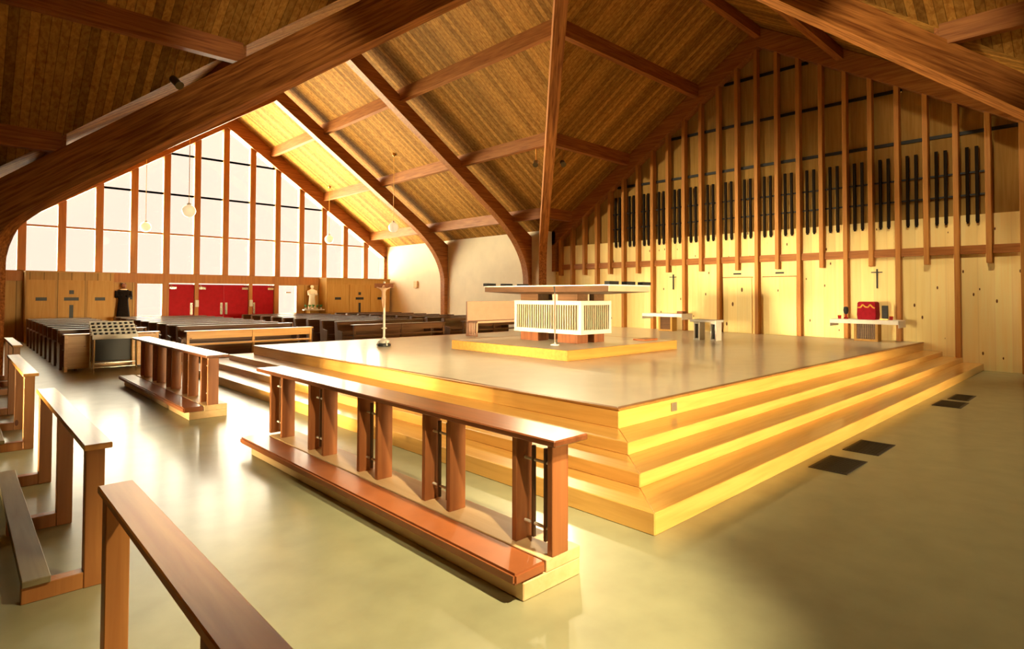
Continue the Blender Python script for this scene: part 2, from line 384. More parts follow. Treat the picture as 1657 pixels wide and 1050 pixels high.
# organ gable arch
mb = MB()
for h, sg in ((YS-YC, 1), (YC-YN, -1)):
    mb.prism([(0, ZR-.02), (h, ZE-.02), (h, ZE-.60), (0, ZR-.62)], lambda u, w, q: (q, YC+sg*u, w), LX-.22, LX+.1)
mb.box(LX-.22, LX+.1, YS-.18, YS, 2.7, ZE); mb.box(LX-.22, LX+.1, YN, YN+.18, 2.7, ZE)
trim(mb, M['beam_y'], 'brown gable rafter along the top of the organ wall', 'roof arch')
# purlins
FRS = (.2423, .562, .883)
def purlin(axis, sg, f, a, b_, label):
    mb = MB()
    if axis == 'y':
        xx = XC+sg*f*W; z = ZR-f*(ZR-ZE)
        mb.box(xx-.09, xx+.09, a, b_, z-.34, z+.06); trim(mb, M['beam_y'], label, 'purlin')
    else:
        h = (YS-YC) if sg > 0 else (YC-YN)
        yy = YC+sg*f*h; z = ZR-f*(ZR-ZE)
        mb.box(a, b_, yy-.09, yy+.09, z-.34, z+.06); trim(mb, M['beam_x'], label, 'purlin')
for i, f in enumerate(FRS):
    hy = YC+f*(YS-YC); ny = YC-f*(YC-YN); xr = XC+f*W; xl = XC-f*W
    nm = ('upper', 'middle', 'lower')[i]
    purlin('y', 1, f, hy, YW-.2, nm+' purlin on the bright right hand nave roof slope')
    purlin('y', -1, f, hy, YW-.2, nm+' purlin on the hidden left nave roof slope')
    purlin('x', 1, f, xr, LX-.2, nm+' purlin running from the diagonal arch to the organ gable')
    purlin('x', -1, f, xr, LX-.2, nm+' purlin on the near roof slope of the organ arm')
    purlin('x', 1, f, XEND, xl, nm+' purlin on the dark roof slope over the left arm')
    purlin('x', -1, f, XEND, xl, nm+' purlin on the near slope of the left arm')
    purlin('y', 1, f, YEND, ny, nm+' purlin on the dark roof slope at the upper right')
    purlin('y', -1, f, YEND, ny, nm+' purlin on the left slope of the near arm')
trim(box(XC-.09, XC+.09, YEND, YW-.2, ZR-.36, ZR-.02), M['beam_y'], 'ridge beam along the top of the nave roof', 'ridge beam')
trim(MB().box(XEND, XC-.1, YC-.09, YC+.09, ZR-.36, ZR-.02).box(XC+.1, LX-.2, YC-.09, YC+.09, ZR-.36, ZR-.02), M['beam_x'], 'ridge beam along the top of the organ arm roof', 'ridge beam')

# great window: mullions, glazed bays
GAPZ = .68
def ztop(x): return ZR-GAPZ-MN*abs(x-XC)
for n in range(1, 14):
    xx = XS-DM*n; h = .125
    trim(box(xx-h, xx+h, YW-.14, YW+.14, SILL1, ztop(xx)+.1), M['mull'], '%s vertical timber mullion of the great window counted from the right' % ORD[n-1], 'mullion', bevel=.01)
BARS = (4.272, 5.964, 7.695)
for n in range(14):
    xa, xb = XS-DM*(n+1), XS-DM*n
    a, b_ = xa+(.125 if n < 13 else .16), xb-(.125 if n > 0 else .16)
    root = thing('window_%d' % (n+1), '%s glazed bay of the great gable window counted from the right' % ORD[n], 'window', ((a+b_)/2, YW, SILL1)); root['kind'] = 'structure'
    top = [(a, SILL1)] + [(b_, SILL1), (b_, ztop(b_)+.06)] + ([(XC, ztop(XC)+.06)] if a < XC < b_ else []) + [(a, ztop(a)+.06)]
    MB().prism(top, lambda u, w, q: (u, q, w), YW+.0, YW+.012).build('pane', M['glass'], root)
    for z in BARS:
        # clip the bar to the sloping head
        aa, bb = a, b_
        if ztop(aa) < z-.02: aa = XC-(ZR-GAPZ-z)/MN
        if ztop(bb) < z-.02: bb = XC+(ZR-GAPZ-z)/MN
        if bb-aa > .05: box(aa, bb, YW-.05, YW+.05, z-.035, z+.035).build('glazing_bar', M['mull'], root)
# two low windows beside the doors
for k, (a, b_, s) in enumerate(((5.34, 6.27, 'left'), (11.10, 12.0, 'right'))):
    root = thing('window_%d' % (15+k), 'bright low window %s of the red doors' % s, 'window', ((a+b_)/2, YW, .84)); root['kind'] = 'structure'
    box(a, b_, YW+.1, YW+.112, .84, SILL0).build('pane', M['glass'], root)
    mb = MB()
    for q in ((a-.06, a+.02, .8, SILL0), (b_-.02, b_+.06, .8, SILL0)): mb.box(q[0], q[1], YW-.04, YW+.16, q[2], q[3])
    mb.box(a+.02, b_-.02, YW-.04, YW+.16, .80, .86); mb.box(a+.02, b_-.02, YW-.04, YW+.16, SILL0-.05, SILL0)
    mb.build('window_frame', M['mull'], root)
    if k == 1: box(11.5, 11.75, YW+.07, YW+.09, 1.82, 1.87).build('latch_plate', M['brass'], root)

# red doors
def door(n, a, b_, hs, label, closer):
    root = thing('door_%d' % n, label, 'door', ((a+b_)/2, YW+.05, 0)); root['kind'] = 'structure'
    box(a, b_, YW+.03, YW+.09, .01, 2.17).build('leaf', M['red'], root, bevel=.008)
    hx = b_-.10 if hs > 0 else a+.10
    MB().box(hx-.05, hx+.05, YW+.005, YW+.03, .86, 1.38).box(hx-.02, hx+.02, YW-.03, YW+.005, .95, 1.3).build('push_plate', M['chrome'], root)
    cx = a+.16 if closer < 0 else b_-.16
    cm = MB().box(cx-.13, cx+.13, YW-.04, YW+.03, 1.96, 2.06); cm.tube([(cx, YW-.03, 2.05), (cx+.1*closer, YW-.08, 2.12), (cx-.1, YW-.02, 2.17)], .015, 6)
    cm.build('door_closer', M['chrome'], root)
door(1, 6.50, 7.48, 1, 'single red door left of the double doors', -1)
door(2, 7.64, 8.69, 1, 'left leaf of the red double doors', -1)
door(3, 8.695, 9.74, -1, 'right leaf of the red double doors', 1)
door(4, 9.90, 10.9, -1, 'single red door right of the double doors', 1)
for a, b_, l in ((6.27, 6.50, 'left of the single red door at left'), (7.48, 7.64, 'between left single door and double doors'), (9.74, 9.90, 'between double doors and right single door'), (10.9, 11.1, 'right of the red doors')):
    trim(box(a, b_, YW-.06, YW+.2, 0, SILL0), M['mull'], 'timber door post '+l, 'door post')
for xx, l in ((7.56, 'left'), (9.82, 'right')):
    o = tag(box(xx-.07, xx+.07, YW-.16, YW-.06, 1.2, 1.5).build('holy_water_font', M['white'], loc=(xx, YW-.1, 1.2), bevel=.02), 'small white holy water font on the door post %s of the double doors' % l, 'font')

# ------------------------------------------------------------------ organ wall timber
DN, N0 = .6077, 15.6085
def gz(y): return (ZR-.62-(ZR-ZE)/(YS-YC)*(y-YC)) if y > YC else (ZR-.62-(ZR-ZE)/(YC-YN)*(YC-y))
RZ0, RZ1 = 2.76, 2.96
prev = None
full = []
for n in range(0, 28):
    y = N0-DN*n
    if y < YN+.2: break
    z0 = 0 if n % 2 else 2.53
    if n % 2 and 3.58 < y < 13.57: z0 = .60
    kind = 'tall' if n % 2 else 'short'
    trim(box(LX-.16, LX+.05, y-.055, y+.055, z0, gz(y)+.12), M['post'], '%s stained post of the organ wall, %s from its left end' % (kind, ORD[n]), 'wall post', bevel=.008)
    full.append(y)
rb = MB(); ys = [YS-.18]+full+[YN+.18]
for a, b_ in zip(ys, ys[1:]): rb.box(LX-.07, LX+.04, b_+.056, a-.056, RZ0, RZ1)
trim(rb, M['beam_y'], 'horizontal brown rail across the organ wall below the pipes', 'rail')
for z, l in ((5.70, 'lowest'), (7.08, 'middle'), (8.45, 'top')):
    h1 = (ZR-.62-z)/((ZR-ZE)/(YS-YC)); h2 = (ZR-.62-z)/((ZR-ZE)/(YC-YN))
    trim(box(LX+.05, LX+.11, YC-h2, YC+h1, z-.04, z+.04), M['black'], '%s thin dark bar across the upper organ gable' % l, 'bar')
org = thing('pipe_organ', 'rows of dark hanging organ pipes between the posts of the pine wall', 'organ', (LX, YC, 3.5))
for a, b_ in zip(full, full[1:]):
    if a < 2.3 or a > 13.6: continue
    g = a-b_-.11
    for f in ((.33, .70) if a < 10.6 else (.3, .66)):
        y = b_+.055+g*f
        zt = min(5.32, gz(y)-.15)
        MB().box(LX-.065, LX+.0, y-.032, y+.032, 3.53, zt).box(LX-.055, LX-.01, y-.022, y+.022, 3.49, 3.53).build('pipe', M['pipe'], org)
for z in (4.18, 4.72):
    rk = MB()
    for a, b_ in zip(full, full[1:]):
        if 2.3 <= a <= 13.6: rk.box(LX+.01, LX+.05, b_+.06, a-.06, z-.02, z+.02)
    rk.build('pipe_rack', M['black'], org)
# two flush doors with small plates above
for k, (a, b_, l) in enumerate(((7.92, 8.84, 'left'), (6.62, 7.56, 'right'))):
    root = thing('door_%d' % (5+k), '%s of two flush pine doors in the organ wall' % l, 'door', (LX, (a+b_)/2, .6)); root['kind'] = 'structure'
    box(LX+.0, LX+.045, a, b_, .605, 2.30).build('leaf', M['pine'], root)
    box(LX-.006, LX+.03, a-.03, b_+.03, 2.305, 2.33).build('head_trim', M['mull'], root)
    tag(box(LX-.0, LX+.03, (a+b_)/2-.12, (a+b_)/2+.12, 2.40, 2.45).build('name_plate', M['black'], loc=(LX, (a+b_)/2, 2.4)), 'small dark plate above the %s flush pine door' % l, 'plate')

# ------------------------------------------------------------------ stepped platform, plinth
XP, YP, YQ, TR = 4.882, 3.572, 13.57, .3935
ZS = (.60, .3956, .2809, .1646, 0)
XB = LX+.0
plat = thing('altar_platform', 'wide cream topped platform with four golden oak steps', 'platform', (11, 8.5, 0))
INS = .30
mb = box(XP+.035, XB, YP+.035, YQ-.035, ZS[1], ZS[0]); mb.build('platform_floor', M['platform_top'], plat)
def frame(k, name, mat_x, mat_y, x0, y0, y1, z0, z1, w):
    """oak round three sides of a level: the riser and the tread in one piece per side"""
    p = lambda pts, m_: MB().prism(pts, lambda u, v_, q: (u, v_, q), z0, z1).build(name, m_, plat, bevel=.006)
    p([(x0, y0), (x0+w, y0+w), (x0+w, y1-w), (x0, y1)], mat_y)
    p([(x0, y0), (XB, y0), (XB, y0+w), (x0+w, y0+w)], mat_x)
    p([(x0, y1), (x0+w, y1-w), (XB, y1-w), (XB, y1)], mat_x)
frame(0, 'riser', M['oak_x'], M['oak_y'], XP, YP, YQ, ZS[1], ZS[0]-.022, .034)
frame(0, 'nosing', M['nosing'], M['nosing'], XP-.012, YP-.012, YQ+.012, ZS[0]-.022, ZS[0]+.003, .075)
for k in (1, 2, 3):
    o = k*TR
    frame(k, 'step', M['oak_x'], M['oak_y'], XP-o, YP-o, YQ+o, ZS[k+1], ZS[k], TR+.03)
tag(MB().box(5.86, 5.97, YP-.0145, YP-.001, .44, .535).build('outlet_box', M['steel'], loc=(5.9, YP, .44), bevel=.003), 'small metal outlet plate on the top riser of the platform', 'outlet')

PX0, PX1, PY0, PY1, PZ = 7.68, 11.24, 6.70, 9.95, .785
pl = thing('altar_plinth', 'low square plinth with golden sides under the central altar', 'plinth', (9.4, 8.3, .6))
box(PX0+.03, PX1-.03, PY0+.03, PY1-.03, .603, PZ).build('plinth_top', M['platform_top'], pl)
for (a, b_, c, d_, m_) in ((PX0, PX0+.03, PY0, PY1, 'plinth'), (PX1-.03, PX1, PY0, PY1, 'plinth'), (PX0+.03, PX1-.03, PY0, PY0+.03, 'plinth'), (PX0+.03, PX1-.03, PY1-.03, PY1, 'plinth')):
    box(a, b_, c, d_, .603, PZ+.002).build('side_board', M[m_], pl, bevel=.004)

# ------------------------------------------------------------------ central altar
AX, AY = 9.36, 8.33
al = thing('altar', 'central altar with white slatted box and wide dark topped slab on the plinth', 'altar', (AX, AY, PZ))
bx, by, bz0, bz1 = .487, .944, .97, 1.635
mb = MB()
for sx in (-1, 1):
    for sy in (-1, 1): mb.box(AX+sx*bx, AX+sx*(bx-.075), AY+sy*by, AY+sy*(by-.075), bz0+.085, bz1-.085)
for z0, z1 in ((bz0, bz0+.085), (bz1-.085, bz1)): mb.box(AX-bx, AX+bx, AY-by, AY+by, z0, z1)
mb.build('white_frame', M['white'], al, bevel=.004)
box(AX-bx+.10, AX+bx-.10, AY-by+.10, AY+by-.10, bz0+.09, bz1-.09).build('inner_box', M['umber'], al)
def slats(horizontal, pos, a, b_, n):
    mb = MB(); st = (b_-a)/n
    for i in range(n):
        q = a+st*(i+.5)
        if horizontal == 'y': mb.box(pos-.02, pos+.02, q-st*.19, q+st*.19, bz0+.085, bz1-.085)
        else: mb.box(q-st*.19, q+st*.19, pos-.02, pos+.02, bz0+.085, bz1-.085)
    mb.build('slat_panel', M['slat'], al)
for s_ in (-1, 1):
    slats('y', AX+s_*(bx-.04), AY-by+.075, AY+by-.075, 27)
    slats('x', AY+s_*(by-.04), AX-bx+.075, AX+bx-.075, 13)
for sx in (-1, 1):
    for sy in (-1, 1):
        x0, x1 = sorted((AX+sx*.43, AX+sx*.10)); y0, y1 = sorted((AY+sy*.80, AY+sy*.28))
        box(x0, x1, y0, y1, PZ+.002, bz0).build('pier', M['redbrown'], al)
        box(x0, x1, y0, y1, bz1, 1.77).build('upper_pier', M['darkwood'], al)
box(AX-.07, AX+.07, AY-.7, AY+.2, bz1, 1.77).build('stone_core', M['stone'], al)
mx_, my_ = .654, 1.734
mb = MB(); zb, zm, zt = 1.77, 1.815, 1.925
a_, c_ = .40, .95
mb.hexa([(AX-a_, AY-c_, zb), (AX+a_, AY-c_, zb), (AX+a_, AY+c_, zb), (AX-a_, AY+c_, zb), (AX-mx_, AY-my_, zm), (AX+mx_, AY-my_, zm), (AX+mx_, AY+my_, zm), (AX-mx_, AY+my_, zm)])
mb.build('slab_underside', M['darkwood'], al)
box(AX-mx_, AX+mx_, AY-my_, AY+my_, zm, zt).build('slab_face', M['darkwood'], al)
box(AX-mx_+.0, AX+mx_, AY-my_-.025, AY-my_, zm+.005, zt).build('slab_end', M['stone'], al)
box(AX-mx_-.01, AX+mx_+.01, AY-my_-.03, AY+my_+.03, zt, zt+.022).build('slab_top', M['cloth'], al)
for k in (-1, 0, 1):
    xx = AX+k*.53
    for y0, y1 in ((AY-my_-.04, AY-my_+.08), (AY+my_-.08, AY+my_+.04)):
        box(xx-.14, xx+.14, y0, y1, zt+.022, zt+.085).build('beam_end', M['black'], al)
# microphone stand in front of the altar
ms = thing('microphone_stand', 'slim microphone stand before the central altar', 'microphone stand', (8.35, 7.60, PZ))
MB().lathe([(.0, .003), (.08, .003), (.08, .02), (.02, .035), (.02, .05)], (8.35, 7.60, PZ), 20).build('foot', M['white'], ms)
MB().tube([(8.35, 7.60, PZ+.04), (8.35, 7.60, 1.78)], .012, 8).build('pole', M['redbrown'], ms)
MB().tube([(8.35, 7.60, 1.77), (8.36, 7.62, 1.86), (8.38, 7.65, 1.91)], [.009, .012, .016], 8).build('microphone', M['black'], ms)
tag(box(10.55, 11.05, 7.05, 7.35, PZ+.002, PZ+.035).build('kneeling_cushion', M['kneeler'], loc=(10.8, 7.2, PZ), bevel=.008), 'flat dark red cushion lying on the right of the plinth', 'cushion')

# ------------------------------------------------------------------ crucifixes, processional cross
def figure(parent, mat, c, h, ax, arm_out=.42, arm_up=.12, name='corpus', ydir=(0, 0)):
    """a small figure with outstretched arms, one skinned surface; ax = unit vector across"""
    ax = Vector(ax); up = Vector((0, 0, 1)); c = Vector(c)
    P = lambda a, z: c+ax*(a*h)+up*(z*h)
    pts = [P(0, 0), P(0, .22), P(0, .34), P(0, .40), P(.0, .46), P(-arm_out*.55, .37), P(-arm_out, .33+arm_up), P(arm_out*.55, .37), P(arm_out, .33+arm_up),
           P(-.05, -.08), P(-.03, -.30), P(-.01, -.5), P(.05, -.08), P(.05, -.30), P(.02, -.5), P(.02, .52)]
    ed = [(0, 1), (1, 2), (2, 3), (3, 4), (2, 5), (5, 6), (2, 7), (7, 8), (0, 9), (9, 10), (10, 11), (0, 12), (12, 13), (13, 14), (4, 15)]
    rd = [.075, .085, .09, .04, .055, .035, .025, .035, .025, .06, .045, .03, .06, .045, .03, .05]
    off = Vector((0, 0, 0)); q = parent
    while q is not None: off += q.location; q = q.parent
    me = bpy.data.meshes.new(name); me.from_pydata([p-off for p in pts], ed, []); me.materials.append(mat)
    o = bpy.data.objects.new(name, me); COL.objects.link(o); o.parent = parent
    sk = o.modifiers.new('skin', 'SKIN'); sk.use_smooth_shade = True
    for i, r in enumerate(rd): me.skin_vertices[0].data[i].radius = (r*h, r*h)
    me.skin_vertices[0].data[0].use_root = True
    sb = o.modifiers.new('sub', 'SUBSURF'); sb.levels = 1; sb.render_levels = 1
    return o
px_, py_ = 6.96, 11.48
pc = thing('processional_cross', 'tall white processional crucifix standing on the left of the platform', 'crucifix', (px_, py_, .6))
MB().lathe([(0, .004), (.15, .004), (.15, .05), (.10, .07), (0, .07)], (px_, py_, .6), 20).build('base_disc', M['black'], pc)
MB().lathe([(0, .07), (.10, .07), (.13, .12), (.05, .17), (.035, .2)], (px_, py_, .6), 16).build('foot', M['white'], pc)
for a in range(3):
    q = a*2.1+.4
    MB().tube([(px_, py_, .75), (px_+.12*math.cos(q), py_+.12*math.sin(q), .70), (px_+.16*math.cos(q), py_+.16*math.sin(q), .62)], .018, 6).build('leg', M['white'], pc)
MB().tube([(px_, py_, .75), (px_, py_, 2.04)], .026, 10).build('pole', M['white'], pc)
MB().lathe([(.03, -.02), (.07, 0), (.03, .02)], (px_, py_, 1.0), 14).build('collar', M['white'], pc)
ca = Vector((math.cos(YAW), -math.sin(YAW), 0)); cb = Vector((math.sin(YAW), math.cos(YAW), 0))
mb = MB(); c = Vector((px_, py_, 1.95))
def obox(mb, c, a, b_, ha, hb, z0, z1):
    pts = [c+a*s*ha+b_*t_*hb for s, t_ in ((-1, -1), (1, -1), (1, 1), (-1, 1))]
    mb.hexa([(p.x, p.y, z0) for p in pts]+[(p.x, p.y, z1) for p in pts]); return mb
obox(mb, c-cb*.035, ca, cb, .21, .02, 1.90, 2.00).build('crossbar', M['redbrown'], pc)
figure(pc, M['skin'], c-cb*.075+Vector((0, 0, -.25)), .50, ca, .32, .10)
for k, (y, x0) in enumerate(((10.61, LX-.03), (4.57, LX-.03))):
    s = ('left', 'right')[k]
    o = thing('wall_cross', 'thin dark cross on the pine wall above the %s side altar' % s, 'cross', (x0, y, 1.95))
    box(LX-.02, LX+.028, y-.014, y+.014, 1.95, 2.46).build('upright', M['black'], o)
    box(LX-.026, LX-.0205, y-.13, y+.13, 2.36, 2.385).build('crossbar', M['black'], o)

# ------------------------------------------------------------------ side altars, stool, sedilia
def side_altar(yc, hl, x0, x1, zt, label, grille_w):
    a = thing('side_altar', label, 'altar', ((x0+x1)/2, yc, .6))
    box(x0, x1, yc-hl, yc+hl, zt-.07, zt).build('slab', M['white'], a, bevel=.006)
    mb = MB().box(x0-.015, x1+.015, yc-hl-.012, yc+hl+.012, zt, zt+.012)
    for s in (-1, 1): mb.box(x0-.015, x1+.015, yc+s*hl, yc+s*(hl+.012), zt-.17, zt)
    mb.box(x0-.015, x0-.001, yc-hl-.012, yc+hl+.012, zt-.09, zt)
    mb.build('altar_cloth', M['cloth'], a)
    mb = MB().box(x0+.2, x1-.1, yc-grille_w-.06, yc+grille_w+.06, .604, .66).box(x0+.2, x1-.1, yc-grille_w-.06, yc+grille_w+.06, zt-.10, zt-.072)
    for s in (-1, 1): mb.box(x0+.2, x1-.1, yc+s*grille_w, yc+s*(grille_w+.06), .66, zt-.10)
    mb.build('pedestal_frame', M['conf'], a)
    mb = MB(); n = 9
    for i in range(n):
        y = yc-grille_w+2*grille_w*(i+.5)/n
        mb.box(x0+.22, x0+.26, y-.016, y+.016, .66, zt-.10)
    mb.build('slat_panel', M['darkwood'], a)
    return a
side_altar(4.62, .76, 16.55, 17.15, 1.14, 'right side altar with white cloth below the red veiled tabernacle', .21)
side_altar(10.35, .72, 16.45, 17.05, 1.16, 'left side altar with white cloth below the thin wall cross', .19)
tb = thing('tabernacle', 'box under a red veil with yellow zigzag braid on the right side altar', 'tabernacle', (16.85, 4.58, 1.154))
mb = MB().prism([(-.20, 0), (.20, 0), (.215, .12), (.20, .42), (.17, .45), (-.17, .45), (-.20, .42), (-.215, .12)], lambda u, w, q: (q, 4.58+u, 1.154+w), 16.66, 17.02)
mb.build('veil', M['veil'], tb, bevel=.012)
mb = MB(); zz = [(-.19, .30), (-.12, .31), (-.08, .38), (-.02, .32), (.04, .31), (.09, .38), (.15, .31), (.19, .29)]
for (u0, w0), (u1, w1) in zip(zz, zz[1:]): mb.tube([(16.655, 4.58-u0, 1.154+w0), (16.655, 4.58-u1, 1.154+w1)], .017, 6)
mb.build('zigzag_braid', M['gold'], tb)
def vase(x, y, label):
    r = thing('altar_lamp', label, 'lamp', (x, y, 1.154))
    MB().lathe([(0, 0), (.055, 0), (.06, .03), (.02, .06), (.02, .12)], (x, y, 1.154), 14).build('base', M['flame'], r)
    MB().lathe([(.02, .12), (.05, .15), (.065, .22), (.055, .30), (.02, .32), (0, .32)], (x, y, 1.154), 14).build('bowl', M['black'], r)
vase(16.85, 5.10, 'dark bowl lamp with red foot left of the red tabernacle')
bk = thing('missal_stand', 'tall dark book standing right of the red tabernacle', 'book', (16.9, 4.22, 1.154))
box(16.86, 16.93, 4.16, 4.29, 1.18, 1.51).build('book', M['black'], bk, bevel=.004); box(16.82, 16.98, 4.14, 4.31, 1.154, 1.18).build('stand', M['brass'], bk)
vl = thing('votive_glass', 'small red votive glass at the right end of the right side altar', 'candle', (16.8, 4.07, 1.154))
MB().lathe([(0, 0), (.035, 0), (.045, .08), (.04, .09), (0, .09)], (16.8, 4.07, 1.154), 14).build('glass', M['flame'], vl)
MB().lathe([(0, .088), (.04, .088), (.042, .1), (0, .1)], (16.8, 4.07, 1.154), 14).build('rim', M['gold'], vl)
vl = copy_tree(vl); vl.location.y = 5.24; vl['label'] = 'small red votive glass at the left end of the right side altar'
tag(box(16.65, 16.9, 9.72, 9.93, 1.172, 1.25).build('missal', M['redbrown'], loc=(16.8, 9.8, 1.172), bevel=.006), 'brown book lying on the right end of the left side altar', 'book')
st = thing('credence_table', 'small white table with slatted legs in front of the pine doors', 'table', (14.1, 7.5, .6))
box(13.85, 14.25, 7.15, 7.88, 1.07, 1.13).build('table_top', M['white'], st, bevel=.008)
for y in (7.26, 7.72):
    g = MB().box(13.9, 14.2, y-.075, y+.075, .603, .65).box(13.9, 14.2, y-.075, y+.075, 1.02, 1.07)
    for s in (-1, 1): g.box(13.9, 14.2, y+s*.075, y+s*.05, .65, 1.02)
    g.build('leg_frame', M['white'], st)
    g = MB()
    for s in (-.02, .02): g.box(13.93, 13.96, y+s-.008, y+s+.008, .65, 1.02)
    g.build('dark_bars', M['black'], st)
# sedilia bench beyond the altar, its pink back towards us
sd = thing('sedilia_bench', 'pink backed bench with slatted end left of the altar', 'bench', (12.6, 13.0, .6))
sx0, sx1, sy_ = 10.38, 13.0, 12.75
box(sx0, sx1, sy_, sy_+.06, .98, 1.57).build('backrest', M['pink'], sd, bevel=.006)
box(sx0+.02, sx1-.02, sy_-.42, sy_+.0, .97, 1.03).build('seat', M['pink'], sd, bevel=.006)
for x0 in (sx0, sx1-.26):
    g = MB().box(x0, x0+.26, sy_-.02, sy_+.06, .603, .64)
    for i in range(5): g.box(x0+i*.0575, x0+i*.0575+.03, sy_-.02, sy_+.05, .64, .97)
    g.build('slatted_leg', M['pink'], sd)
    box(x0, x0+.05, sy_-.40, sy_-.35, .603, .97).build('front_leg', M['pink'], sd)

# ------------------------------------------------------------------ communion rails
def communion_rail(y0, y1, first, step, ext_far, label):
    r = thing('communion_rail', label, 'communion rail', (2.6, y0, 0))
    box(2.37, 2.87, y0, y1, .0, .105).build('base', M['base'], r, bevel=.006)
    box(2.56, 2.87, y0, y1, .105, .178).build('base_plinth', M['base'], r, bevel=.004)
    box(2.30, 2.558, y0-.0, y1+.15, .107, .175).build('kneeler_pad', M['kneeler'], r, bevel=.014, seg=2)
    box(2.565, 2.875, y0-.06, y1+ext_far, .845, .885).build('top_rail', M['rail'], r, bevel=.008)
    k = 0
    while first+k*step < y1:
        yc = first+k*step
        for s in (-1, 1): box(2.61, 2.755, yc+s*.155-.022, yc+s*.155+.022, .178, .845).build('post', M['railz'], r, bevel=.004)
        for s in (-.05, .055): box(2.675, 2.70, yc+s-.011, yc+s+.011, .215, .79).build('dark_bar', M['pew_end'], r, bevel=.003)
        for z in (.30, .70): MB().tube([(2.687, yc-.133, z), (2.687, yc+.133, z)], .0105, 8).build('nickel_rod', M['pin'], r)
        k += 1
    return r
communion_rail(2.395, 6.62, 2.57, 1.0, .42, 'long dark communion rail with russet kneeler in the centre foreground')
communion_rail(8.98, 13.25, 9.17, .95, .45, 'second communion rail farther back beside the pews at left')

# knotty pine prayer rails along the left edge
def prayer_rail(y0, y1, x0, label, posts):
    r = thing('prayer_rail', label, 'prayer rail', (x0, y0, 0), 'pine prayer rails along the left edge')
    box(x0-.02, x0+.122, y0, y1, .815, .85).build('top_rail', M['pine_y'], r, bevel=.005)
    for y in posts:
        box(x0-.005, x0+.09, y-.045, y+.045, 0, .815).build('post', M['pine_z'], r, bevel=.004)
        box(x0-.29, x0-.006, y-.04, y+.04, 0.0, .095).build('foot_bar', M['pine_z'], r, bevel=.004)
    box(x0-.29, x0-.16, y0+.02, y1-.02, .097, .135).build('kneeler_board', M['greyboard'], r, bevel=.004)
    return r
prayer_rail(.15, 3.32, .515, 'nearest pine prayer rail with light top cutting the bottom left corner', (.30, 1.75, 3.24))
prayer_rail(4.25, 7.07, .585, 'second pine prayer rail from the camera with three red brown posts', (4.33, 5.62, 6.95))
prayer_rail(8.50, 11.31, .58, 'third pine prayer rail from the camera with pale top', (8.58, 9.9, 11.2))
prayer_rail(13.35, 15.8, .75, 'farthest pine prayer rail at the left edge beside the pews', (13.43, 14.6, 15.7))

# ------------------------------------------------------------------ floor grilles
for (a, b_, c, d_, l) in ((6.33, 6.98, 1.92, 2.28, 'nearest dark square floor grille by the bottom step'), (7.33, 8.0, 1.91, 2.27, 'second dark floor grille by the bottom step'),
                          (11.37, 12.05, 1.83, 2.21, 'third dark floor grille toward the organ wall'), (12.25, 12.98, 1.87, 2.16, 'farthest dark floor grille near the organ wall')):
    r = thing('floor_grille', l, 'floor grille', ((a+b_)/2, (c+d_)/2, 0), 'floor grilles by the bottom step')
    box(a, b_, c, d_, .0, .006).build('plate', M['grille'], r)
    mb = MB()
    n = 16
    for i in range(n):
        x = a+.03+(b_-a-.06)*(i+.5)/n
        mb.box(x-.008, x+.008, c+.03, d_-.03, .006, .010)
    mb.build('bars', M['grille'], r)

# ------------------------------------------------------------------ pews
def make_pew(L):
    r = thing('church_pew', 'pew', 'pew', (0, 0, 0))
    for x in (0, L-.05):
        MB().prism([(-.02, 0), (.44, 0), (.52, .88), (.46, .90), (.36, .90), (.28, .62), (-.02, .58)], lambda u, w, q: (q, u, w), x, x+.05).build('end_panel', M['pew_end'], r, bevel=.004)
    box(.05, L-.05, .0, .40, .40, .44).build('seat', M['pew'], r, bevel=.004)
    MB().prism([(.36, .44), (.40, .44), (.47, .87), (.43, .87)], lambda u, w, q: (q, u, w), .05, L-.05).build('backrest', M['pew'], r)
    box(.05, L-.05, .385, .545, .872, .90).build('book_ledge', M['pew'], r, bevel=.004)
    box(.05, L-.05, .55, .68, .16, .20).build('kneeler', M['pew'], r, bevel=.004)
    box(.05, L-.05, .0, .03, .06, .40).build('seat_apron', M['pew'], r)
    return r
BLK = [('left', 1.75, 1.80, 16.9, 9), ('centre left', 4.25, 3.10, 16.9, 9), ('centre right', 8.75, 3.40, 16.9, 9), ('far right', 12.95, 2.9, 16.9, 9)]
for bn, x0, L, y0, n in BLK:
    proto = None
    for k in range(n):
        p = make_pew(L) if proto is None else copy_tree(proto)
        proto = proto or p
        p.location = (x0, y0+k*1.04, 0)
        p['label'] = 'dark brown wooden pew, %s row from the front of the %s block' % (ORD[k], bn)
        p['group'] = 'dark pews in the nave'
def pew_front(x0, x1, y, label, solid, mat, z1=.84):
    r = thing('pew_front', label, 'pew front', (x0, y, 0))
    if solid: box(x0+.05, x1-.05, y, y+.03, .06, z1-.045).build('front_panel', mat, r)
    else:
        box(x0+.05, x1-.05, y, y+.03, z1-.20, z1-.03).build('front_panel', mat, r)
        box(x0+.05, x1-.05, y+.0, y+.03, z1-.36, z1-.31).build('lower_rail', mat, r)
    n = 2 if solid else 3
    for i in range(n):
        x = x0+(x1-.06-x0)*i/(n-1)
        box(x, x+.06, y-.02, y+.06, 0, z1-.03).build('leg', mat, r, bevel=.003)
    box(x0-.02, x1+.02, y-.08, y+.16, z1-.03, z1).build('top_board', mat, r, bevel=.004)
    box(x0+.06, x1-.06, y+.18, y+.34, .14, .18).build('kneeler', M['pew'], r)
    for x in (x0+.2, x1-.3): box(x, x+.06, y+.18, y+.34, 0, .14).build('kneeler_foot', M['pew'], r)
pew_front(1.78, 3.62, 16.35, 'solid honey coloured panel in front of the left pew block', True, M['pew_light'])
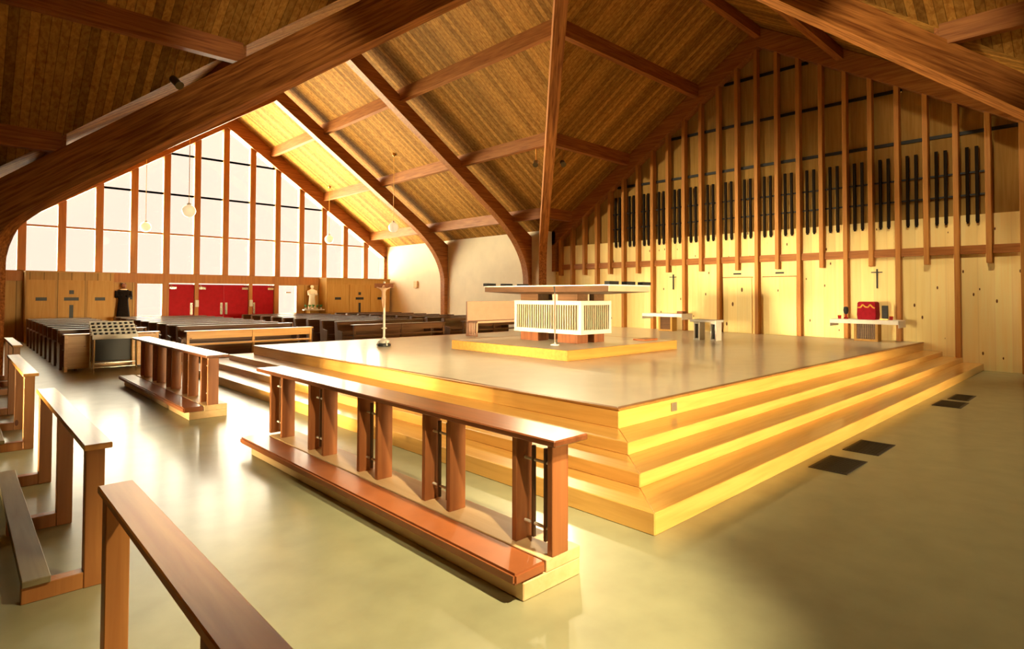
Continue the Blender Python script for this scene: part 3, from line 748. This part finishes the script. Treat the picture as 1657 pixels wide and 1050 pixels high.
pew_front(4.12, 7.30, 15.9, 'open honey coloured rail in front of the centre left pews', False, M['pew_light'])
pew_front(8.72, 12.1, 16.1, 'dark rail with light edge in front of the centre right pews', False, M['pew'])
pew_front(12.95, 15.8, 16.1, 'dark rail in front of the far right pews', False, M['pew'])

# ------------------------------------------------------------------ votive stand
vx0, vx1, vy = 2.20, 3.06, 15.70
vs = thing('votive_stand', 'metal votive candle stand with four rows of dark cups in front of the left pews', 'candle stand', (2.63, vy, 0))
for x in (vx0+.03, vx1-.03):
    for y in (vy, vy+.48): MB().tube([(x, y, 0), (x, y, .80 if y == vy else 1.05)], .022, 8).build('leg', M['chrome'], vs)
for z in (.12, .22):
    MB().tube([(vx0+.03, vy, z), (vx1-.03, vy, z)], .014, 6).build('cross_rod', M['chrome'], vs)
box(vx0+.05, vx1-.05, vy+.02, vy+.46, .20, .215).build('lower_shelf', M['chrome'], vs)
box(vx0+.06, vx1-.06, vy+.44, vy+.455, .22, .80).build('back_panel', M['black'], vs)
box(vx0, vx1, vy-.03, vy-.01, .74, .84).build('apron', M['white'], vs)
tr_ = MB()
for k in range(4):
    y = vy+.0+k*.12; z = .84+.07*k
    tr_.box(vx0, vx1, y, y+.12, z-.02, z); tr_.box(vx0, vx1, y+.118, y+.124, z, z+.07)
tr_.build('stepped_tray', M['white'], vs)
cup = None
for k in range(4):
    for i in range(8):
        x = vx0+.06+(vx1-vx0-.12)*i/7; y = vy+.06+k*.12; z = .84+.07*k
        if cup is None:
            cup = MB().lathe([(0, .001), (.026, .001), (.031, .044), (.026, .045), (.022, .02), (0, .02)], (x, y, z), 10).build('candle_cup', M['black'], vs)
            c0_ = (x, y, z)
        else:
            c = cup.copy(); COL.objects.link(c); c.parent = vs; c.location = (x-c0_[0], y-c0_[1], z-c0_[2])

# ------------------------------------------------------------------ confessionals, statues on the window wall
def confessional(x0, x1, side):
    yf = 26.9
    r = thing('confessional', 'oak confessional with dark cross shaped slots %s of the red doors' % side, 'confessional', ((x0+x1)/2, yf, 0))
    box(x0, x1, yf+.03, YW-.11, 0, 2.53).build('cabinet', M['conf'] if side == 'right' else M['panel'], r)
    w3 = (x1-x0)/3
    for i in range(3):
        d_ = box(x0+w3*i+.04, x0+w3*(i+1)-.04, yf, yf+.03, .05, 2.25).build('door', M['conf'], r, bevel=.004)
        cx = x0+w3*(i+.5)
        hw = .22 if i == 1 else .16
        box(cx-hw, cx+hw, yf-.008, yf+.0, 1.50, 1.62).build('grille_slot', M['black'], d_)
        if i == 1:
            box(cx-.06, cx+.06, yf-.008, yf, .80, 1.34).build('long_slot', M['black'], d_)
            box(cx-.07, cx+.07, yf-.008, yf, 1.74, 1.88).build('star_slot', M['black'], d_)
    box(x0-.02, x1+.02, yf-.03, YW-.11, 2.53, 2.57).build('cornice', M['conf'], r)
confessional(1.80, 4.42, 'left'); confessional(13.1, XS-.17, 'right')
def statue(x, y, z0, h, mat, name, label, pedestal_mat, plants):
    r = thing(name, label, 'statue', (x, y, z0))
    prof = [(0, 0), (.155, 0), (.165, .03), (.15, .2), (.13, .4), (.12, .52), (.145, .66), (.165, .74), (.15, .79), (.085, .825), (.05, .845), (.045, .865)]
    body = MB().lathe([(a*h, b_*h) for a, b_ in prof], (x, y, z0), 20, .72)
    for s in (-1, 1):
        body.tube([(x+s*.15*h, y, z0+.77*h), (x+s*.17*h, y-.04*h, z0+.62*h), (x+s*.05*h, y-.14*h, z0+.64*h)], [.055*h, .05*h, .035*h], 10)
    b_ = body.build('robed_body', mat, r, smooth=True)
    hd = MB().sphere((x, y-.01*h, z0+.925*h), .062*h, 1.25)
    hd.tube([(x, y-.062*h, z0+.935*h), (x, y-.082*h, z0+.91*h), (x, y-.06*h, z0+.905*h)], [.008*h, .014*h, .008*h], 6)
    for s in (-1, 1):
        hd.sphere((x+s*.022*h, y-.058*h, z0+.937*h), .008*h, 1, 8); hd.sphere((x+s*.062*h, y-.005*h, z0+.925*h), .014*h, 1.4, 8)
    hd.build('head', M['redbrown'] if mat is M['statue_dark'] else mat, r, smooth=True)
    MB().lathe([(.066*h, .90*h), (.072*h, .94*h), (.06*h, .985*h), (.03*h, 1.0*h), (0, 1.0*h)], (x, y+.012*h, z0), 14).build('hood', mat, r, smooth=True)
    if mat is M['statue_dark']: MB().lathe([(.06*h, .805*h), (.10*h, .805*h), (.09*h, .825*h), (.05*h, .84*h)], (x, y, z0), 18).build('white_collar', M['statue_white'], r, smooth=True)
    pd = tag(MB().prism([(-.2, 0), (.2, 0), (.2, z0-.06), (.24, z0-.05), (.24, z0-.002), (-.24, z0-.002), (-.24, z0-.05), (-.2, z0-.06)], lambda u, w, q: (x+u, q, w), y-.22, y+.22).build('pedestal', pedestal_mat, loc=(x, y, 0)), 'wooden pedestal under the '+('dark' if mat is M['statue_dark'] else 'white')+' statue', 'pedestal')
    if plants:
        for k in range(5):
            pt = thing('potted_fern', '%s small green plant from the left at the feet of the white statue' % ORD[k], 'plant', (x-.46+.19*k, y-.33, z0), 'plants at the feet of the white statue')
            cx, cy = x-.46+.19*k, y-.33
            MB().lathe([(0, .002), (.05, .002), (.06, .07), (0, .07)], (cx, cy, z0), 10).build('pot', M['white'], pt)
            lf = MB()
            for j in range(14):
                a = random.uniform(0, 6.28); l_ = random.uniform(.08, .13); hh = random.uniform(.08, .16)
                d = Vector((math.cos(a), math.sin(a), 0)); n_ = Vector((-d.y, d.x, 0)); p0 = Vector((cx, cy, z0+.07))
                A, B, Cc = p0, p0+d*l_*.5+Vector((0, 0, hh)), p0+d*l_+Vector((0, 0, hh*.7))
                vs_ = [lf.bm.verts.new(q) for q in (A, B+n_*.022, Cc, B-n_*.022)]; lf.face(vs_)
                vs_ = [lf.bm.verts.new(q+Vector((0, 0, .004))) for q in (A, B-n_*.022, Cc, B+n_*.022)]; lf.face(vs_)
            lf.build('leaves', M['green'], pt)
        tag(box(x-.58, x+.44, y-.44, y-.22, z0-.05, z0-.002).build('plant_shelf', M['white'], loc=(x, y-.33, z0-.05), bevel=.004), 'narrow white shelf carrying the plants below the white statue', 'shelf')
statue(4.83, YW-.36, .78, 1.40, M['statue_dark'], 'statue', 'dark robed statue with pale collar beside the left confessional', M['conf'], False)
statue(12.62, YW-.36, 1.04, 1.16, M['statue_white'], 'statue', 'white robed statue with green plants beside the right confessional', M['conf'], True)
tag(box(5.12, 5.2, YW-.03, YW-.0, 1.53, 1.63).build('wall_switch', M['black'], loc=(5.16, YW, 1.53)), 'small dark switch on the wall right of the dark statue', 'switch')
tag(box(XS-.09, XS, 24.55, 24.85, 2.1, 2.45).build('wall_box', M['base'], loc=(XS, 24.7, 2.1), bevel=.01), 'small beige box high on the cream nave side wall', 'box')

# ------------------------------------------------------------------ pendant globes
def pendant(x, y, z, label):
    r = thing('pendant_lamp', label, 'lamp', (x, y, z), 'opal globe pendants in the nave')
    zt_ = ZR-MN*abs(x-XC)
    MB().sphere((x, y, z), .20, 1, 20).build('globe', M['globe'], r, smooth=True)
    MB().lathe([(.06, .18), (.06, .23), (.02, .26)], (x, y, z), 12).build('gallery', M['white'], r)
    MB().tube([(x, y, z+.25), (x, y, zt_-.03)], .010, 6).build('cord', M['gold'], r)
    MB().lathe([(.02, -.10), (.07, -.05), (.07, .03)], (x, y, zt_), 12).build('ceiling_rose', M['brass'], r)
pendant(5.35, 20.6, 4.4, 'nearer opal globe pendant at left, seen against the great window')
pendant(5.40, 26.7, 4.4, 'farther opal globe pendant at left, seen against the great window')
pendant(12.45, 19.9, 4.4, 'opal globe pendant at right before the bright nave roof slope')
pendant(12.95, 26.4, 4.4, 'opal globe pendant nearest the right part of the great window')

# ------------------------------------------------------------------ spotlights on the diagonal arches
def spot(p, target, label, power, ang, blend=.8):
    p = Vector(p); t_ = Vector(target); d = (t_-p).normalized()
    r = thing('spotlight', label, 'spotlight', p, 'spotlights on the diagonal arches')
    MB().tube([p-d*.14, p-d*.12, p+d*.10, p+d*.14], [.05, .075, .075, .085], 14).build('can', M['canbrass'], r, smooth=False)
    zt_ = p.z+.45
    MB().tube([p-d*.05+Vector((0, 0, .07)), p-d*.05+Vector((0, 0, .2)), (p.x, p.y, zt_)], .018, 6).build('bracket', M['brass'], r)
    ld = bpy.data.lights.new('spotlight_bulb', 'SPOT'); ld.energy = power; ld.spot_size = math.radians(ang); ld.spot_blend = blend
    ld.color = (1, .78, .46); ld.shadow_soft_size = .08
    o = bpy.data.objects.new('spotlight_bulb', ld); COL.objects.link(o); o.parent = r; o.location = d*.16
    o.rotation_euler = d.to_track_quat('-Z', 'Y').to_euler()
def dspot(cx, cy, f, side, z, target, label, power, ang):
    d = Vector((cx-XC, cy-YC, 0)); n = Vector((-d.y, d.x, 0)).normalized(); q = Vector((XC, YC, 0))+d*f+n*side*.42
    spot((q.x, q.y, z), target, label, power, ang)
zs_ = lambda f: ZR-(ZR-ZE)*f-.95
dspot(XS, YS, .57, 1, zs_(.57)+.1, (6.5, 7.5, .6), 'spotlight on the left side of the arch behind the altar', SPOT_W*1.0, 60)
dspot(XS, YS, .57, -1, zs_(.57)+.1, (8, 4.8, .6), 'spotlight on the right side of the arch behind the altar', SPOT_W*1.1, 64)
dspot(XL, YS, .655, 1, zs_(.655)+.62, (5.5, 6.5, .3), 'brass bracketed spotlight on the big left arch', SPOT_W*1.6, 50)
dspot(XL, YS, .62, -1, zs_(.62)+.1, (17.5, 10.2, 2.3), 'added spotlight on the far side of the big left arch', SPOT_W*5.5, 47)  # added out of sight to brighten the organ wall
dspot(XS, YN, .57, 1, zs_(.57)+.45, (17.5, 3.6, 1.2), 'added spotlight on the far side of the big right arch', SPOT_W*.7, 62)  # hidden lamp added to lift the lower right of the pine wall
dspot(XL, YN, .75, 1, zs_(.75), (2.1, 2.8, 0), 'added unseen spotlight on the arch over the near corner', SPOT_W*2.7, 48)  # added fill for the foreground floor and kneelers
dspot(XL, YN, .42, 1, zs_(.42)+.2, (13.7, 2.7, 6.3), 'second added unseen spotlight on the arch over the near corner', SPOT_W*1.7, 26)  # added so the face of the right diagonal catches light
dspot(XL, YN, .42, -1, zs_(.42)+.2, (4.5, 12.0, 6.3), 'third added unseen spotlight on the arch over the near corner', SPOT_W*1.0, 26)  # added to brighten the face of the left diagonal
dspot(XL, YN, .86, -1, zs_(.86)+.2, (5.0, 5.6, .3), 'lowest added unseen spotlight on the arch over the near corner', SPOT_W*2.0, 60)  # added fill for the left-facing steps
